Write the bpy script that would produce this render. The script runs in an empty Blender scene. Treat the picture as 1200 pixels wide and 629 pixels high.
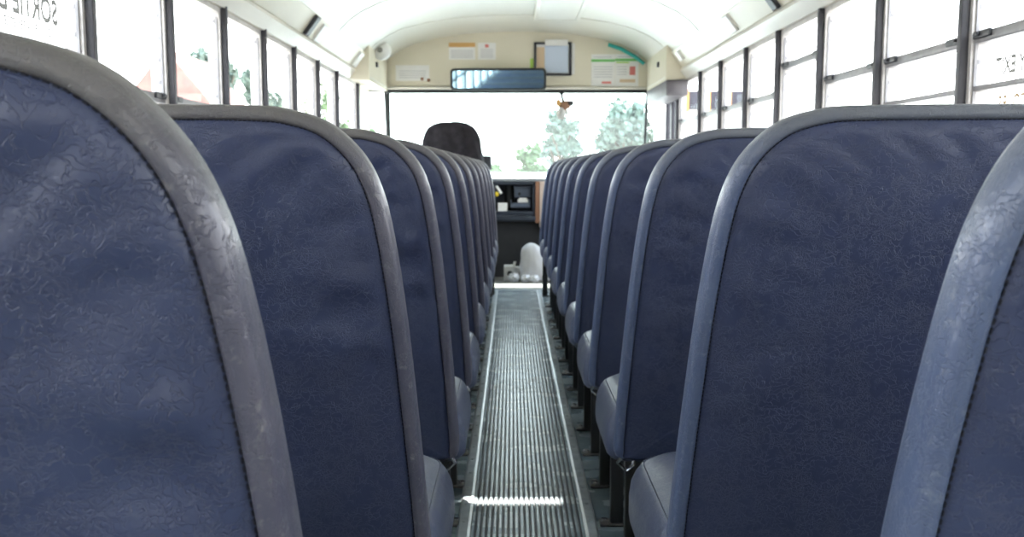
import bpy, math, random
from mathutils import Vector, noise
random.seed(7)
S = bpy.context.scene
COL = S.collection
PI = math.pi
CX = 0.0405                      # middle of the body
WL, WR = -1.109, 1.19            # inner faces of the side walls
H = 0.87
PITCH = 0.711

# ------------------------------------------------------------------ materials
def mat(name, col, rough=0.5, metal=0.0, spec=0.5, coat=0.0):
    m = bpy.data.materials.new(name); m.use_nodes = True
    b = m.node_tree.nodes['Principled BSDF']
    b.inputs['Base Color'].default_value = (*col, 1)
    b.inputs['Roughness'].default_value = rough
    b.inputs['Metallic'].default_value = metal
    b.inputs['Specular IOR Level'].default_value = spec
    if coat: b.inputs['Coat Weight'].default_value = coat
    return m

def N(m, t, **kw):
    n = m.node_tree.nodes.new(t)
    for k, v in kw.items():
        if k.startswith('i_'):
            n.inputs[k[2:].replace('_', ' ')].default_value = v
        else: setattr(n, k, v)
    return n
def L(m, a, ai, b, bi): m.node_tree.links.new(a.outputs[ai], b.inputs[bi])

def mottled(name, col, col2, rough=0.5, scale=6, metal=0.0, bump=0.0, bscale=200, spec=0.5, rvar=0.0):
    m = mat(name, col, rough, metal, spec)
    b = m.node_tree.nodes['Principled BSDF']
    tc = N(m, 'ShaderNodeTexCoord')
    nz = N(m, 'ShaderNodeTexNoise'); nz.inputs['Scale'].default_value = scale; nz.inputs['Detail'].default_value = 6
    L(m, tc, 'Object', nz, 'Vector')
    r = N(m, 'ShaderNodeValToRGB')
    r.color_ramp.elements[0].position = .35; r.color_ramp.elements[1].position = .68
    r.color_ramp.elements[0].color = (*col, 1); r.color_ramp.elements[1].color = (*col2, 1)
    L(m, nz, 'Fac', r, 'Fac'); L(m, r, 'Color', b, 'Base Color')
    if rvar:
        mr = N(m, 'ShaderNodeMapRange'); mr.inputs['To Min'].default_value = rough - rvar; mr.inputs['To Max'].default_value = rough + rvar
        L(m, nz, 'Fac', mr, 'Value'); L(m, mr, 'Result', b, 'Roughness')
    if bump:
        n2 = N(m, 'ShaderNodeTexNoise'); n2.inputs['Scale'].default_value = bscale; n2.inputs['Detail'].default_value = 4
        L(m, tc, 'Object', n2, 'Vector')
        bp = N(m, 'ShaderNodeBump'); bp.inputs['Strength'].default_value = bump; bp.inputs['Distance'].default_value = .002
        L(m, n2, 'Fac', bp, 'Height'); L(m, bp, 'Normal', b, 'Normal')
    return m

def vinyl(name, col, col2, rough=0.42, crease=1.0, wear=None, top=None):
    """embossed bus-seat vinyl: scattered crinkle lines, fine grain, soft folds"""
    m = mat(name, col, rough)
    b = m.node_tree.nodes['Principled BSDF']
    tc = N(m, 'ShaderNodeTexCoord'); oi = N(m, 'ShaderNodeObjectInfo')
    va = N(m, 'ShaderNodeVectorMath', operation='MULTIPLY_ADD')
    mulr = N(m, 'ShaderNodeMath', operation='MULTIPLY'); mulr.inputs[1].default_value = 37.0
    L(m, oi, 'Random', mulr, 0)
    cmb = N(m, 'ShaderNodeCombineXYZ'); L(m, mulr, 'Value', cmb, 'X'); L(m, mulr, 'Value', cmb, 'Z')
    va.inputs[1].default_value = (1, 1, 1)
    L(m, tc, 'Object', va, 0); L(m, cmb, 'Vector', va, 2)
    # warp
    wn = N(m, 'ShaderNodeTexNoise'); wn.inputs['Scale'].default_value = 62; wn.inputs['Detail'].default_value = 4
    L(m, va, 'Vector', wn, 'Vector')
    ws = N(m, 'ShaderNodeVectorMath', operation='SCALE'); ws.inputs['Scale'].default_value = .034
    L(m, wn, 'Color', ws, 0)
    wa = N(m, 'ShaderNodeVectorMath', operation='ADD'); L(m, va, 'Vector', wa, 0); L(m, ws, 'Vector', wa, 1)
    mpp = N(m, 'ShaderNodeMapping'); mpp.inputs['Rotation'].default_value = (0, .5, 0); mpp.inputs['Scale'].default_value = (.62, 1, 1.35)
    L(m, wa, 'Vector', mpp, 'Vector')
    def crinkle(scale, width):
        v = N(m, 'ShaderNodeTexVoronoi', feature='DISTANCE_TO_EDGE'); v.inputs['Scale'].default_value = scale
        L(m, mpp, 'Vector', v, 'Vector')
        mr = N(m, 'ShaderNodeMapRange'); mr.inputs['From Max'].default_value = width
        mr.inputs['To Min'].default_value = 0.0; mr.inputs['To Max'].default_value = 1.0
        L(m, v, 'Distance', mr, 'Value'); return mr
    c1 = crinkle(105, .055); c2 = crinkle(190, .085)
    mk = N(m, 'ShaderNodeTexNoise'); mk.inputs['Scale'].default_value = 22; mk.inputs['Detail'].default_value = 2
    L(m, va, 'Vector', mk, 'Vector')
    mkr = N(m, 'ShaderNodeMapRange'); mkr.inputs['From Min'].default_value = .42; mkr.inputs['From Max'].default_value = .6
    L(m, mk, 'Fac', mkr, 'Value')
    mx = N(m, 'ShaderNodeMix', data_type='FLOAT'); L(m, mkr, 'Result', mx, 'Factor')
    L(m, c1, 'Result', mx, 'A'); L(m, c2, 'Result', mx, 'B')
    mk2 = N(m, 'ShaderNodeTexNoise'); mk2.inputs['Scale'].default_value = 55
    va2 = N(m, 'ShaderNodeVectorMath', operation='ADD'); va2.inputs[1].default_value = (5, 3, 9)
    L(m, va, 'Vector', va2, 0); L(m, va2, 'Vector', mk2, 'Vector')
    mk2r = N(m, 'ShaderNodeMapRange'); mk2r.inputs['From Min'].default_value = .52; mk2r.inputs['From Max'].default_value = .66
    L(m, mk2, 'Fac', mk2r, 'Value')
    inv = N(m, 'ShaderNodeMath', operation='MAXIMUM'); L(m, mx, 'Result', inv, 0); L(m, mk2r, 'Result', inv, 1)
    bp = N(m, 'ShaderNodeBump', invert=False); bp.inputs['Strength'].default_value = .68 * crease; bp.inputs['Distance'].default_value = .0009
    L(m, inv, 'Value', bp, 'Height')
    gr = N(m, 'ShaderNodeTexNoise'); gr.inputs['Scale'].default_value = 420; gr.inputs['Detail'].default_value = 3
    L(m, va, 'Vector', gr, 'Vector')
    bg = N(m, 'ShaderNodeBump'); bg.inputs['Strength'].default_value = .16; bg.inputs['Distance'].default_value = .001
    L(m, gr, 'Fac', bg, 'Height'); L(m, bp, 'Normal', bg, 'Normal')
    L(m, bg, 'Normal', b, 'Normal')
    # gentle colour wear, then an optional painted reflection at the top
    cn = N(m, 'ShaderNodeTexNoise'); cn.inputs['Scale'].default_value = 9; cn.inputs['Detail'].default_value = 5
    L(m, va, 'Vector', cn, 'Vector')
    rp = N(m, 'ShaderNodeValToRGB'); rp.color_ramp.elements[0].position = .4; rp.color_ramp.elements[1].position = .66
    rp.color_ramp.elements[0].color = (*col, 1); rp.color_ramp.elements[1].color = (*col2, 1)
    L(m, cn, 'Fac', rp, 'Fac')
    last = rp; key = 'Color'
    if wear:
        sp = N(m, 'ShaderNodeTexNoise'); sp.inputs['Scale'].default_value = 90; sp.inputs['Detail'].default_value = 8; sp.inputs['Roughness'].default_value = .7
        L(m, va, 'Vector', sp, 'Vector')
        sr = N(m, 'ShaderNodeMapRange'); sr.inputs['From Min'].default_value = .56; sr.inputs['From Max'].default_value = .72
        sr.inputs['To Max'].default_value = .55
        L(m, sp, 'Fac', sr, 'Value')
        mc = N(m, 'ShaderNodeMix', data_type='RGBA')
        L(m, sr, 'Result', mc, 'Factor'); L(m, rp, 'Color', mc, 'A'); mc.inputs['B'].default_value = (*wear, 1)
        last = mc; key = 'Result'
    if top:  # paints reflected ceiling light into the colour towards the top
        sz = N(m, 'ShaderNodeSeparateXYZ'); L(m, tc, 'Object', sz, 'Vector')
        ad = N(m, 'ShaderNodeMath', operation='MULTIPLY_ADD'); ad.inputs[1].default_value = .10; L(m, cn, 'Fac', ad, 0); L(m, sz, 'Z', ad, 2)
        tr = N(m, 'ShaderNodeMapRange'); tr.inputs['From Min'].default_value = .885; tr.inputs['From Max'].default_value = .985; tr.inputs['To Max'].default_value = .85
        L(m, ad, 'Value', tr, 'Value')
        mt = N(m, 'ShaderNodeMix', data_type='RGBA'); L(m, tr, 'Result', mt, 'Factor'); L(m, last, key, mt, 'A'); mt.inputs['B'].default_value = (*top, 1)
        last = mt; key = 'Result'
    L(m, last, key, b, 'Base Color')
    return m

def glass(name, tint=(.97, .98, .98), refl=.006, dust=.004):
    m = bpy.data.materials.new(name); m.use_nodes = True
    nt = m.node_tree; nt.nodes.clear()
    o = N(m, 'ShaderNodeOutputMaterial'); mx = N(m, 'ShaderNodeMixShader')
    t = N(m, 'ShaderNodeBsdfTransparent'); t.inputs['Color'].default_value = (*tint, 1)
    g = N(m, 'ShaderNodeBsdfGlossy'); g.inputs['Roughness'].default_value = .02
    lw = N(m, 'ShaderNodeLayerWeight'); lw.inputs['Blend'].default_value = .12
    mr = N(m, 'ShaderNodeMath', operation='MULTIPLY'); mr.inputs[1].default_value = refl * 6
    tl = N(m, 'ShaderNodeBsdfTranslucent'); tl.inputs['Color'].default_value = (.9, .9, .88, 1)
    md = N(m, 'ShaderNodeMixShader'); md.inputs['Fac'].default_value = dust; L(m, t, 'BSDF', md, 1); L(m, tl, 'BSDF', md, 2)
    L(m, lw, 'Fresnel', mr, 0); L(m, mr, 'Value', mx, 'Fac'); L(m, md, 'Shader', mx, 1); L(m, g, 'BSDF', mx, 2); L(m, mx, 'Shader', o, 'Surface')
    return m

def decal(name, col):
    m = bpy.data.materials.new(name); m.use_nodes = True
    nt = m.node_tree; nt.nodes.clear()
    o = N(m, 'ShaderNodeOutputMaterial')
    t = N(m, 'ShaderNodeBsdfTransparent'); t.inputs['Color'].default_value = (*col, 1)
    L(m, t, 'BSDF', o, 'Surface')
    return m

M = {}
M['panel'] = vinyl('navy_vinyl', (.034, .044, .096), (.041, .053, .112), .34)
M['trim_l'] = vinyl('worn_sheen_trim_vinyl', (.076, .075, .108), (.110, .105, .135), .29, .9, wear=(.27, .26, .265), top=(.128, .120, .112))  # grey base and top hold painted window and ceiling reflection, beside worn speckle
M['trim_r'] = vinyl('blue_trim_vinyl', (.080, .106, .190), (.105, .135, .225), .30, .9, wear=(.24, .26, .31), top=(.135, .141, .152))  # lighter blue base and grey top hold painted window and ceiling light
M['cushion'] = vinyl('cushion_vinyl', (.082, .096, .155), (.125, .138, .185), .30, .9, wear=(.32, .33, .36))  # pale base has the window reflection put into its colour; speckle is wear
M['stitch'] = mat('navy_thread', (.008, .009, .018), .8)
M['stitchg'] = mat('grey_thread', (.10, .11, .15), .7)
M['black'] = mottled('black_paint', (.012, .012, .013), (.02, .02, .021), .45, 12)
M['plate'] = mottled('foot_plate_steel', (.05, .05, .05), (.11, .10, .09), .45, 60, .6)
M['chrome'] = mat('bright_steel', (.7, .7, .7), .25, 1.0)
M['cream'] = mottled('cream_enamel', (.66, .61, .48), (.70, .65, .52), .38, 3)
M['ceil'] = mottled('ceiling_enamel', (.60, .590, .515), (.64, .63, .55), .30, 2)
M['ledge'] = mottled('ledge_enamel', (.72, .69, .60), (.75, .72, .64), .32, 3)
M['post'] = mottled('grey_post_paint', (.034, .033, .042), (.05, .046, .054), .42, 20)
M['frame'] = mottled('window_aluminium', (.52, .49, .47), (.66, .63, .60), .42, 30, .25)
M['rail'] = mottled('sash_rail', (.26, .25, .26), (.34, .33, .33), .4, 25, .3)
M['latch'] = mat('latch_black', (.03, .03, .035), .4)
M['glass'] = glass('window_glass')
M['shield'] = glass('windshield_glass', (.90, .97, .97), .03, .018)
M['rubber'] = mat('rubber_seal', (.015, .018, .018), .6)
M['floor'] = mottled('floor_rubber', (.10, .140, .156), (.19, .235, .25), .27, 7, 0, .3, 90, .5, .08)
M['frontfloor'] = mottled('front_floor', (.13, .12, .105), (.20, .185, .16), .55, 9)
M['mat'] = mottled('runner_rubber', (.24, .295, .32), (.38, .44, .465), .26, 7, 0, .2, 150, .5, .10)
M['groove'] = mottled('runner_groove_dirt', (.045, .054, .060), (.08, .092, .098), .5, 9)
M['alu'] = mat('bright_aluminium', (.80, .82, .83), .30, .6)
M['strip'] = mottled('runner_strip', (.36, .40, .41), (.50, .54, .55), .34, 25, .4, .1, 80)
M['dash'] = mottled('dash_plastic', (.020, .026, .040), (.030, .038, .055), .45, 20)
M['dashlight'] = mat('dash_grey', (.09, .11, .15), .4)
M['dashtop'] = mottled('dash_top_vinyl', (.30, .32, .34), (.36, .38, .40), .5, 6)
M['dark'] = mottled('footwell_black', (.010, .011, .013), (.018, .018, .02), .7, 10)
M['pink'] = mottled('stepwell_cream', (.60, .47, .40), (.66, .53, .46), .5, 5)
M['brown'] = mat('brown_edge', (.30, .15, .09), .5)
M['paper'] = mottled('paper_white', (.74, .73, .70), (.78, .77, .75), .7, 14)
M['ink'] = mat('faded_ink', (.42, .42, .45), .8)
M['orange'] = mat('orange_print', (.62, .36, .13), .6)
M['green'] = mat('green_print', (.16, .50, .13), .6)
M['lime'] = mat('lime_print', (.42, .62, .12), .6)
M['redp'] = mat('red_print', (.62, .18, .16), .6)
M['blueprint'] = mat('blue_print', (.55, .62, .74), .6)
M['tan'] = mat('tan_print', (.60, .45, .30), .6)
M['teal'] = mat('teal_foam', (.04, .42, .36), .5)
M['greybox'] = mottled('grey_unit_plastic', (.10, .09, .10), (.13, .12, .13), .45, 14)
M['white'] = mottled('white_plastic', (.78, .78, .76), (.83, .83, .81), .35, 5)
M['jacket'] = mottled('black_cloth', (.016, .014, .017), (.028, .025, .03), .85, 25, 0, .6, 160, .2)
M['seatdark'] = mottled('driver_seat_cloth', (.03, .034, .042), (.045, .05, .06), .7, 30)
M['bag'] = mottled('white_bag_plastic', (.62, .61, .62), (.70, .69, .70), .4, 10, 0, .4, 30)
M['tissue'] = mottled('crumpled_tissue', (.80, .81, .84), (.85, .85, .88), .8, 20)
M['yellow'] = mat('yellow_tag', (.75, .55, .03), .45)
M['wood'] = mat('ornament_brown', (.22, .11, .06), .6)
M['feather'] = mat('ornament_white', (.6, .6, .57), .7)
M['mirror'] = mat('mirror_glass', (.52, .78, .90), .03, 1.0)
M['skin_grey'] = mat('vent_grey', (.25, .25, .23), .5)
M['bark'] = mottled('bark', (.10, .07, .05), (.16, .12, .09), .9, 8)
M['leafa'] = mottled('leaf_a', (.115, .185, .085), (.19, .27, .13), .6, 1.2)
M['leafb'] = mottled('leaf_b', (.115, .165, .130), (.18, .235, .19), .6, 1.2)
M['asphalt'] = mottled('parking_concrete', (.34, .33, .31), (.44, .43, .40), .9, .6)
M['wallw'] = mottled('house_white', (.70, .68, .66), (.76, .74, .72), .8, 2)
M['roofred'] = mottled('roof_red', (.28, .115, .095), (.33, .15, .12), .8, 3)
M['awn'] = mat('fascia_dark', (.020, .018, .030), .6)
M['orangep'] = mat('pilaster_orange', (.62, .27, .05), .6)
M['letg'] = decal('grey_lettering', (.045, .045, .042))
M['lets'] = decal('pale_lettering', (.060, .060, .058))
M['leto'] = decal('amber_lettering', (.075, .052, .026))

# ------------------------------------------------------------------ mesh helpers
class MB:
    def __init__(s): s.v = []; s.f = []; s.mi = []; s.mats = []
    def add(s, v, f, m=0):
        o = len(s.v); s.v += [tuple(p) for p in v]; s.f += [tuple(i + o for i in q) for q in f]; s.mi += [m] * len(f)
    def box(s, a, b, m=0, bev=0.0):
        x0, y0, z0 = a; x1, y1, z1 = b
        if x0 > x1: x0, x1 = x1, x0
        if y0 > y1: y0, y1 = y1, y0
        if z0 > z1: z0, z1 = z1, z0
        if bev <= 0:
            s.add([(x0, y0, z0), (x1, y0, z0), (x1, y1, z0), (x0, y1, z0), (x0, y0, z1), (x1, y0, z1), (x1, y1, z1), (x0, y1, z1)],
                  [(3, 2, 1, 0), (4, 5, 6, 7), (0, 1, 5, 4), (1, 2, 6, 5), (2, 3, 7, 6), (3, 0, 4, 7)], m); return
        b_ = min(bev, (x1 - x0) * .45, (y1 - y0) * .45, (z1 - z0) * .45)
        def ring(d, z, k=3):
            r = []
            for cx, cy, a0 in ((x1 - b_, y1 - b_, 0), (x0 + b_, y1 - b_, 90), (x0 + b_, y0 + b_, 180), (x1 - b_, y0 + b_, 270)):
                for i in range(k + 1):
                    t = math.radians(a0 + 90 * i / k); r.append((cx + (b_ - d) * math.cos(t), cy + (b_ - d) * math.sin(t), z))
            return r
        R = [ring(b_ * .99, z0)]
        for i in range(1, 4):
            t = PI / 2 * i / 3; R.append(ring(b_ - b_ * math.sin(t), z0 + b_ - b_ * math.cos(t)))
        for i in range(0, 3):
            t = PI / 2 * i / 3; R.append(ring(b_ - b_ * math.cos(t), z1 - b_ + b_ * math.sin(t)))
        R.append(ring(b_ * .99, z1))
        s.loft(R, True, True, m)
    def loft(s, rings, cap0=False, cap1=False, m=0, closed=True):
        n = len(rings[0]); v = [p for r in rings for p in r]; f = []
        for i in range(len(rings) - 1):
            for j in range(n if closed else n - 1):
                k = (j + 1) % n
                f.append((i * n + j, i * n + k, (i + 1) * n + k, (i + 1) * n + j))
        if cap0: f.append(tuple(range(n - 1, -1, -1)))
        if cap1: f.append(tuple((len(rings) - 1) * n + j for j in range(n)))
        s.add(v, f, m)
    def tube(s, pts, r, m=0, k=8, cap=True):
        pts = [Vector(p) for p in pts]
        if not hasattr(r, '__len__'): r = [r] * len(pts)
        rings = []
        for i, p in enumerate(pts):
            d = (pts[min(i + 1, len(pts) - 1)] - pts[max(i - 1, 0)]).normalized()
            u = d.orthogonal() if i == 0 else (U - d * U.dot(d))
            U = u.normalized(); w = d.cross(U)
            rings.append([p + (U * math.cos(2 * PI * j / k) + w * math.sin(2 * PI * j / k)) * r[i] for j in range(k)])
        s.loft(rings, cap, cap, m)
    def blob(s, c, rad, m=0, nu=14, nv=10, jit=0.0, f=4.0):
        rings = []
        for i in range(nv + 1):
            ph = -PI / 2 + PI * i / nv
            ring = []
            for j in range(nu):
                th = 2 * PI * j / nu
                d = Vector((math.cos(ph) * math.cos(th), math.cos(ph) * math.sin(th), math.sin(ph)))
                k = 1 + jit * noise.noise(d * f + Vector(c) * 3)
                ring.append((c[0] + d.x * rad[0] * k, c[1] + d.y * rad[1] * k, c[2] + d.z * rad[2] * k))
            rings.append(ring)
        s.loft(rings, False, False, m)
    def prism(s, poly, y0, y1, m=0, axis='y'):
        n = len(poly)
        g = (lambda a, b, t: (a, t, b)) if axis == 'y' else (lambda a, b, t: (t, a, b)) if axis == 'x' else (lambda a, b, t: (a, b, t))
        v = [g(a, b, y0) for a, b in poly] + [g(a, b, y1) for a, b in poly]
        f = [tuple(range(n)), tuple(range(2 * n - 1, n - 1, -1))] + [(i, i + n, (i + 1) % n + n, (i + 1) % n) for i in range(n)]
        s.add(v, f, m)
    def build(s, name, mats, parent=None, smooth=False, loc=None):
        me = bpy.data.meshes.new(name)
        me.from_pydata(s.v, [], s.f)
        if not isinstance(mats, (list, tuple)): mats = [mats]
        for mm in mats: me.materials.append(mm)
        me.polygons.foreach_set('material_index', s.mi)
        me.update()
        import bmesh
        bm = bmesh.new(); bm.from_mesh(me)
        bmesh.ops.remove_doubles(bm, verts=bm.verts, dist=1e-6)
        bmesh.ops.recalc_face_normals(bm, faces=bm.faces); bm.to_mesh(me); bm.free()
        if smooth:
            me.polygons.foreach_set('use_smooth', [True] * len(me.polygons))
            try: me.set_sharp_from_angle(angle=math.radians(smooth if smooth is not True else 40))
            except Exception: pass
        o = bpy.data.objects.new(name, me); COL.objects.link(o)
        if parent: o.parent = parent
        if loc: o.location = loc
        return o

def empty(name, loc, rz=0):
    o = bpy.data.objects.new(name, None); COL.objects.link(o)
    o.location = loc; o.rotation_euler = (0, 0, rz); o.empty_display_size = .1
    return o
def tag(o, label, cat, group=None):
    o['label'] = label; o['category'] = cat
    if group: o['group'] = group
    return o
def struct(o): o['kind'] = 'structure'; return o
def copy_tree(o, parent=None):
    c = o.copy(); COL.objects.link(c)
    if parent: c.parent = parent
    for ch in list(o.children): copy_tree(ch, c)
    return c

def spline(pts, n):
    """resample an open polyline through a Catmull-Rom curve, n points at even arc length"""
    P = [Vector((p[0], p[1], 0)) for p in pts]; P = [P[0] * 2 - P[1]] + P + [P[-1] * 2 - P[-2]]
    d = []
    for i in range(1, len(P) - 2):
        for k in range(24):
            t = k / 24
            a, b, c, e = P[i - 1], P[i], P[i + 1], P[i + 2]
            d.append(.5 * ((2 * b) + (c - a) * t + (2 * a - 5 * b + 4 * c - e) * t * t + (3 * b - a - 3 * c + e) * t ** 3))
    d.append(P[-2])
    L_ = [0]
    for i in range(1, len(d)): L_.append(L_[-1] + (d[i] - d[i - 1]).length)
    out = []; j = 0
    for k in range(n):
        s_ = L_[-1] * k / (n - 1)
        while j < len(d) - 2 and L_[j + 1] < s_: j += 1
        t = (s_ - L_[j]) / max(1e-9, L_[j + 1] - L_[j]); q = d[j].lerp(d[j + 1], t); out.append((q.x, q.y))
    return out

# ------------------------------------------------------------------ bus seats
# aisle edge of a right-hand backrest, world X against height (left-hand ones mirror about 0.047)
EDGE = [(.360, .188), (.442, .191), (.576, .200), (.703, .2105), (.799, .2225), (.853, .2350), (.890, .2545), (.919, .286), (.933, .325), (.938, .375)]
SEATC = .66                          # middle of a right-hand bench
WALLE = 1.150
RECL = .19
HW = WALLE - SEATC

def back_outline(n=220):
    A = SEATC - .0
    left = [(x - A, z) for z, x in EDGE]
    right = [(HW - (x - .188), z) for z, x in reversed(EDGE)]
    top = [(-.1, .9395), (.08, .9395)]
    up = left + top + right
    r = .03
    b0 = [(left[0][0] + r, .36 - .02), (left[0][0] + .008, .36 - .014)]
    b1 = [(right[-1][0] - .008, .36 - .014), (right[-1][0] - r, .36 - .02)]
    pts = spline(b0 + up + b1, n)
    bot = [(b1[1][0] + (b0[0][0] - b1[1][0]) * i / 16, .34) for i in range(1, 16)]
    return pts + bot

OUT = back_outline()
def inset(d):
    n = len(OUT); r = []
    for i in range(n):
        a = Vector(OUT[i - 1]); b = Vector(OUT[(i + 1) % n]); t = (b - a).normalized()
        nn = Vector((t.y, -t.x))                        # loop runs clockwise seen from the rear: inward is to the right
        r.append((OUT[i][0] + nn.x * d, OUT[i][1] + nn.y * d * (.12 if nn.y > 0 else 1)))   # no trim along the bottom edge
    return r
CZ = .64
def lean(z): return (.85 - z) * RECL

SEAM = .0165
def build_back(root, trim_m, mir=1, seed=0):
    rot = lambda ring, y: [(mir * x, y + lean(z), z) for x, z in ring]
    # edge trim: wraps from the seam round the edge to the front face
    tr = MB()
    prof = [(SEAM, .0030), (.0152, .0004), (.0130, -.0008), (.0095, -.0002), (.0058, .0014), (.0028, .0045), (.0010, .0090), (0, .016), (0, .034), (.0015, .041), (.006, .047), (.014, .051), (.024, .053)]
    tr.loft([rot(inset(d), y) for d, y in prof])
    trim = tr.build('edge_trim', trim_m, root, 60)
    # stitches along the seam
    st = MB(); q = inset(SEAM + .0004); n = len(q)
    acc = 0.0; step = .0050
    for i in range(n - 17):
        a = Vector((q[i][0], q[i][1])); b = Vector((q[i + 1][0], q[i + 1][1])); l = (b - a).length
        while acc < l:
            p = a.lerp(b, acc / l); t = (b - a).normalized(); w = Vector((-t.y, t.x))
            c = [p + t * s1 * .0019 + w * s2 * .00065 for s1, s2 in ((-1, -1), (1, -1), (1, 1), (-1, 1))]
            lo = [(mir * k.x, lean(k.y) + .0032, k.y) for k in c]
            hi = [(mir * (p + (k - p) * .7).x, lean(k.y) + .0012, (p + (k - p) * .7).y) for k in c]
            st.loft([lo, hi], False, True)
            acc += step
        acc -= l
    st.build('seam_stitching', M['stitch'], trim)
    # rear panel: pillowed with soft folds near the upper corners
    pn = MB()
    base = inset(SEAM)
    rings = [rot(base, .0030), rot(inset(.0195), .0004), rot(inset(.030), -.0028)]
    b3 = inset(.030)
    ks = [.985, .965, .945, .92, .89, .85, .80, .75, .69, .62, .55, .47, .38, .28, .17, .06]
    for k in ks:
        ring = []
        for (x, z) in b3:
            X = x * k; Z = CZ + (z - CZ) * k
            e = 1 - k
            y = -.0028 - .011 * min(1, e / .30) * (1 - .3 * e)
            side = min(1, max(0, (abs(x) - .30) / .12))
            fade = math.exp(-((e - .07) / .13) ** 2) * (.25 + .75 * side) * min(1, max(0, (z - .50) / .2))
            ang = math.atan2(z - CZ, x)
            w = noise.noise(Vector((ang * 13.0 + seed * 7, e * 5, seed))) * .0088 + noise.noise(Vector((ang * 30 + seed * 3, e * 8, seed + 4))) * .0022
            y += w * fade
            y += noise.noise(Vector((X * 4 + seed, Z * 12 + X * 5, seed))) * .0022 * min(1, e / .15)
            ring.append((mir * X, y + lean(Z), Z))
        rings.append(ring)
    pn.loft(rings, False, True)
    pn.build('back_panel', M['panel'], root, 70)
    fp = MB(); f0 = inset(.024)
    fr = [rot(f0, .053)]
    for k, y in ((.95, .060), (.8, .074), (.5, .082), (.1, .084)):
        fr.append([(mir * x * k, y + lean(CZ + (z - CZ) * k), CZ + (z - CZ) * k) for x, z in f0])
    fp.loft(fr, False, True)
    fp.build('front_panel', M['cushion'], root, 70)

def rrect(x0, x1, y0, y1, r4, k=7):
    pts = []
    for (cx, cy, a0, r) in ((x1 - r4[0], y1 - r4[0], 0, r4[0]), (x0 + r4[1], y1 - r4[1], 90, r4[1]), (x0 + r4[2], y0 + r4[2], 180, r4[2]), (x1 - r4[3], y0 + r4[3], 270, r4[3])):
        for i in range(k + 1):
            t = math.radians(a0 + 90 * i / k); pts.append((cx + r * math.cos(t), cy + r * math.sin(t)))
    return pts

AE = .177 - SEATC                      # aisle edge of the cushion
CY0, CY1 = .115, .525
def build_cushion(root, mir):
    cu = MB()
    def ring(d, z):
        pts = rrect(AE + d, HW - .01 - d, CY0 + d, CY1 - d, (max(.004, .05 - d), max(.006, .085 - d), max(.004, .05 - d), max(.004, .05 - d)))
        return [(mir * x, y, z) for x, y in pts]
    rings = [ring(.03, .330), ring(.010, .332), ring(.002, .340), ring(0, .354), ring(0, .378), ring(.003, .400), ring(.010, .416), ring(.019, .4275), ring(.022, .4278), ring(.026, .4305), ring(.045, .4395), ring(.08, .448), ring(.13, .452), ring(.2, .453)]
    cu.loft(rings, True, True)
    c = cu.build('cushion', M['cushion'], root, 50)
    st = MB(); q = [Vector(p) for p in ring(.0215, .4292)]
    acc = 0; n = len(q)
    for i in range(n):
        a, b = q[i], q[(i + 1) % n]; l = (b - a).length
        if l < 1e-6: continue
        while acc < l:
            p = a.lerp(b, acc / l); t = (b - a).normalized(); w = Vector((-t.y, t.x, 0)); u = Vector((0, 0, 1))
            lo = [p + t * s1 * .003 + w * s2 * .0009 - u * .002 for s1, s2 in ((-1, -1), (1, -1), (1, 1), (-1, 1))]
            hi = [p + t * s1 * .002 + w * s2 * .0006 + u * .0008 for s1, s2 in ((-1, -1), (1, -1), (1, 1), (-1, 1))]
            st.loft([lo, hi], False, True); acc += .009
        acc -= l
    st.build('seam_stitching', M['stitchg'], c)

LX = .258 - SEATC
def build_leg(root, mir, y, top=.325):
    lg = MB(); lg.box((mir * LX - .016, y - .016, .006), (mir * LX + .016, y + .016, top), 0, .004)
    o = lg.build('leg', M['black'], root, 40)
    fp = MB(); fp.box((mir * LX - .042, y - .026, 0), (mir * LX + .042, y + .026, .007), 0, .003)
    f = fp.build('foot_plate', M['plate'], o, 40)
    for sx in (-1, 1):
        bo = MB()
        bo.loft([[(mir * LX + sx * .03 + .0085 * math.cos(PI * k / 3), y + .0085 * math.sin(PI * k / 3), z) for k in range(6)] for z in (.007, .015)], False, True)
        bo.build('bolt', M['chrome'], o)

def make_seat(side):
    mir = 1 if side == 'r' else -1
    root = empty('bus_bench', (0, 0, 0))
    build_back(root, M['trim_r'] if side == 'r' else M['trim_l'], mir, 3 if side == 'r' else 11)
    build_cushion(root, mir)
    for y in (.095, .445): build_leg(root, mir, y)
    fr = MB()
    fr.tube([(mir * LX, .07, .318), (mir * LX, .47, .318)], .014)
    fr.tube([(mir * LX, .47, .318), (mir * (HW - .03), .47, .318)], .013)
    fr.tube([(mir * LX, .095, .318), (mir * (HW - .03), .095, .318)], .013)
    fr.box((mir * (HW - .04), .08, .29), (mir * (HW - .005), .49, .331), 0, .004)
    fr.build('seat_frame', M['black'], root, 50)
    cl = MB()
    x0 = mir * (.205 - SEATC)
    cl.tube([(x0, .105, .350), (x0 - mir * .010, .110, .335), (x0 + mir * .006, .118, .318), (x0 + mir * .020, .125, .326), (x0 + mir * .022, .125, .34)], .0042, 0, 6)
    cl.build('cushion_clip', M['chrome'], root, 60)
    return root

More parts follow.
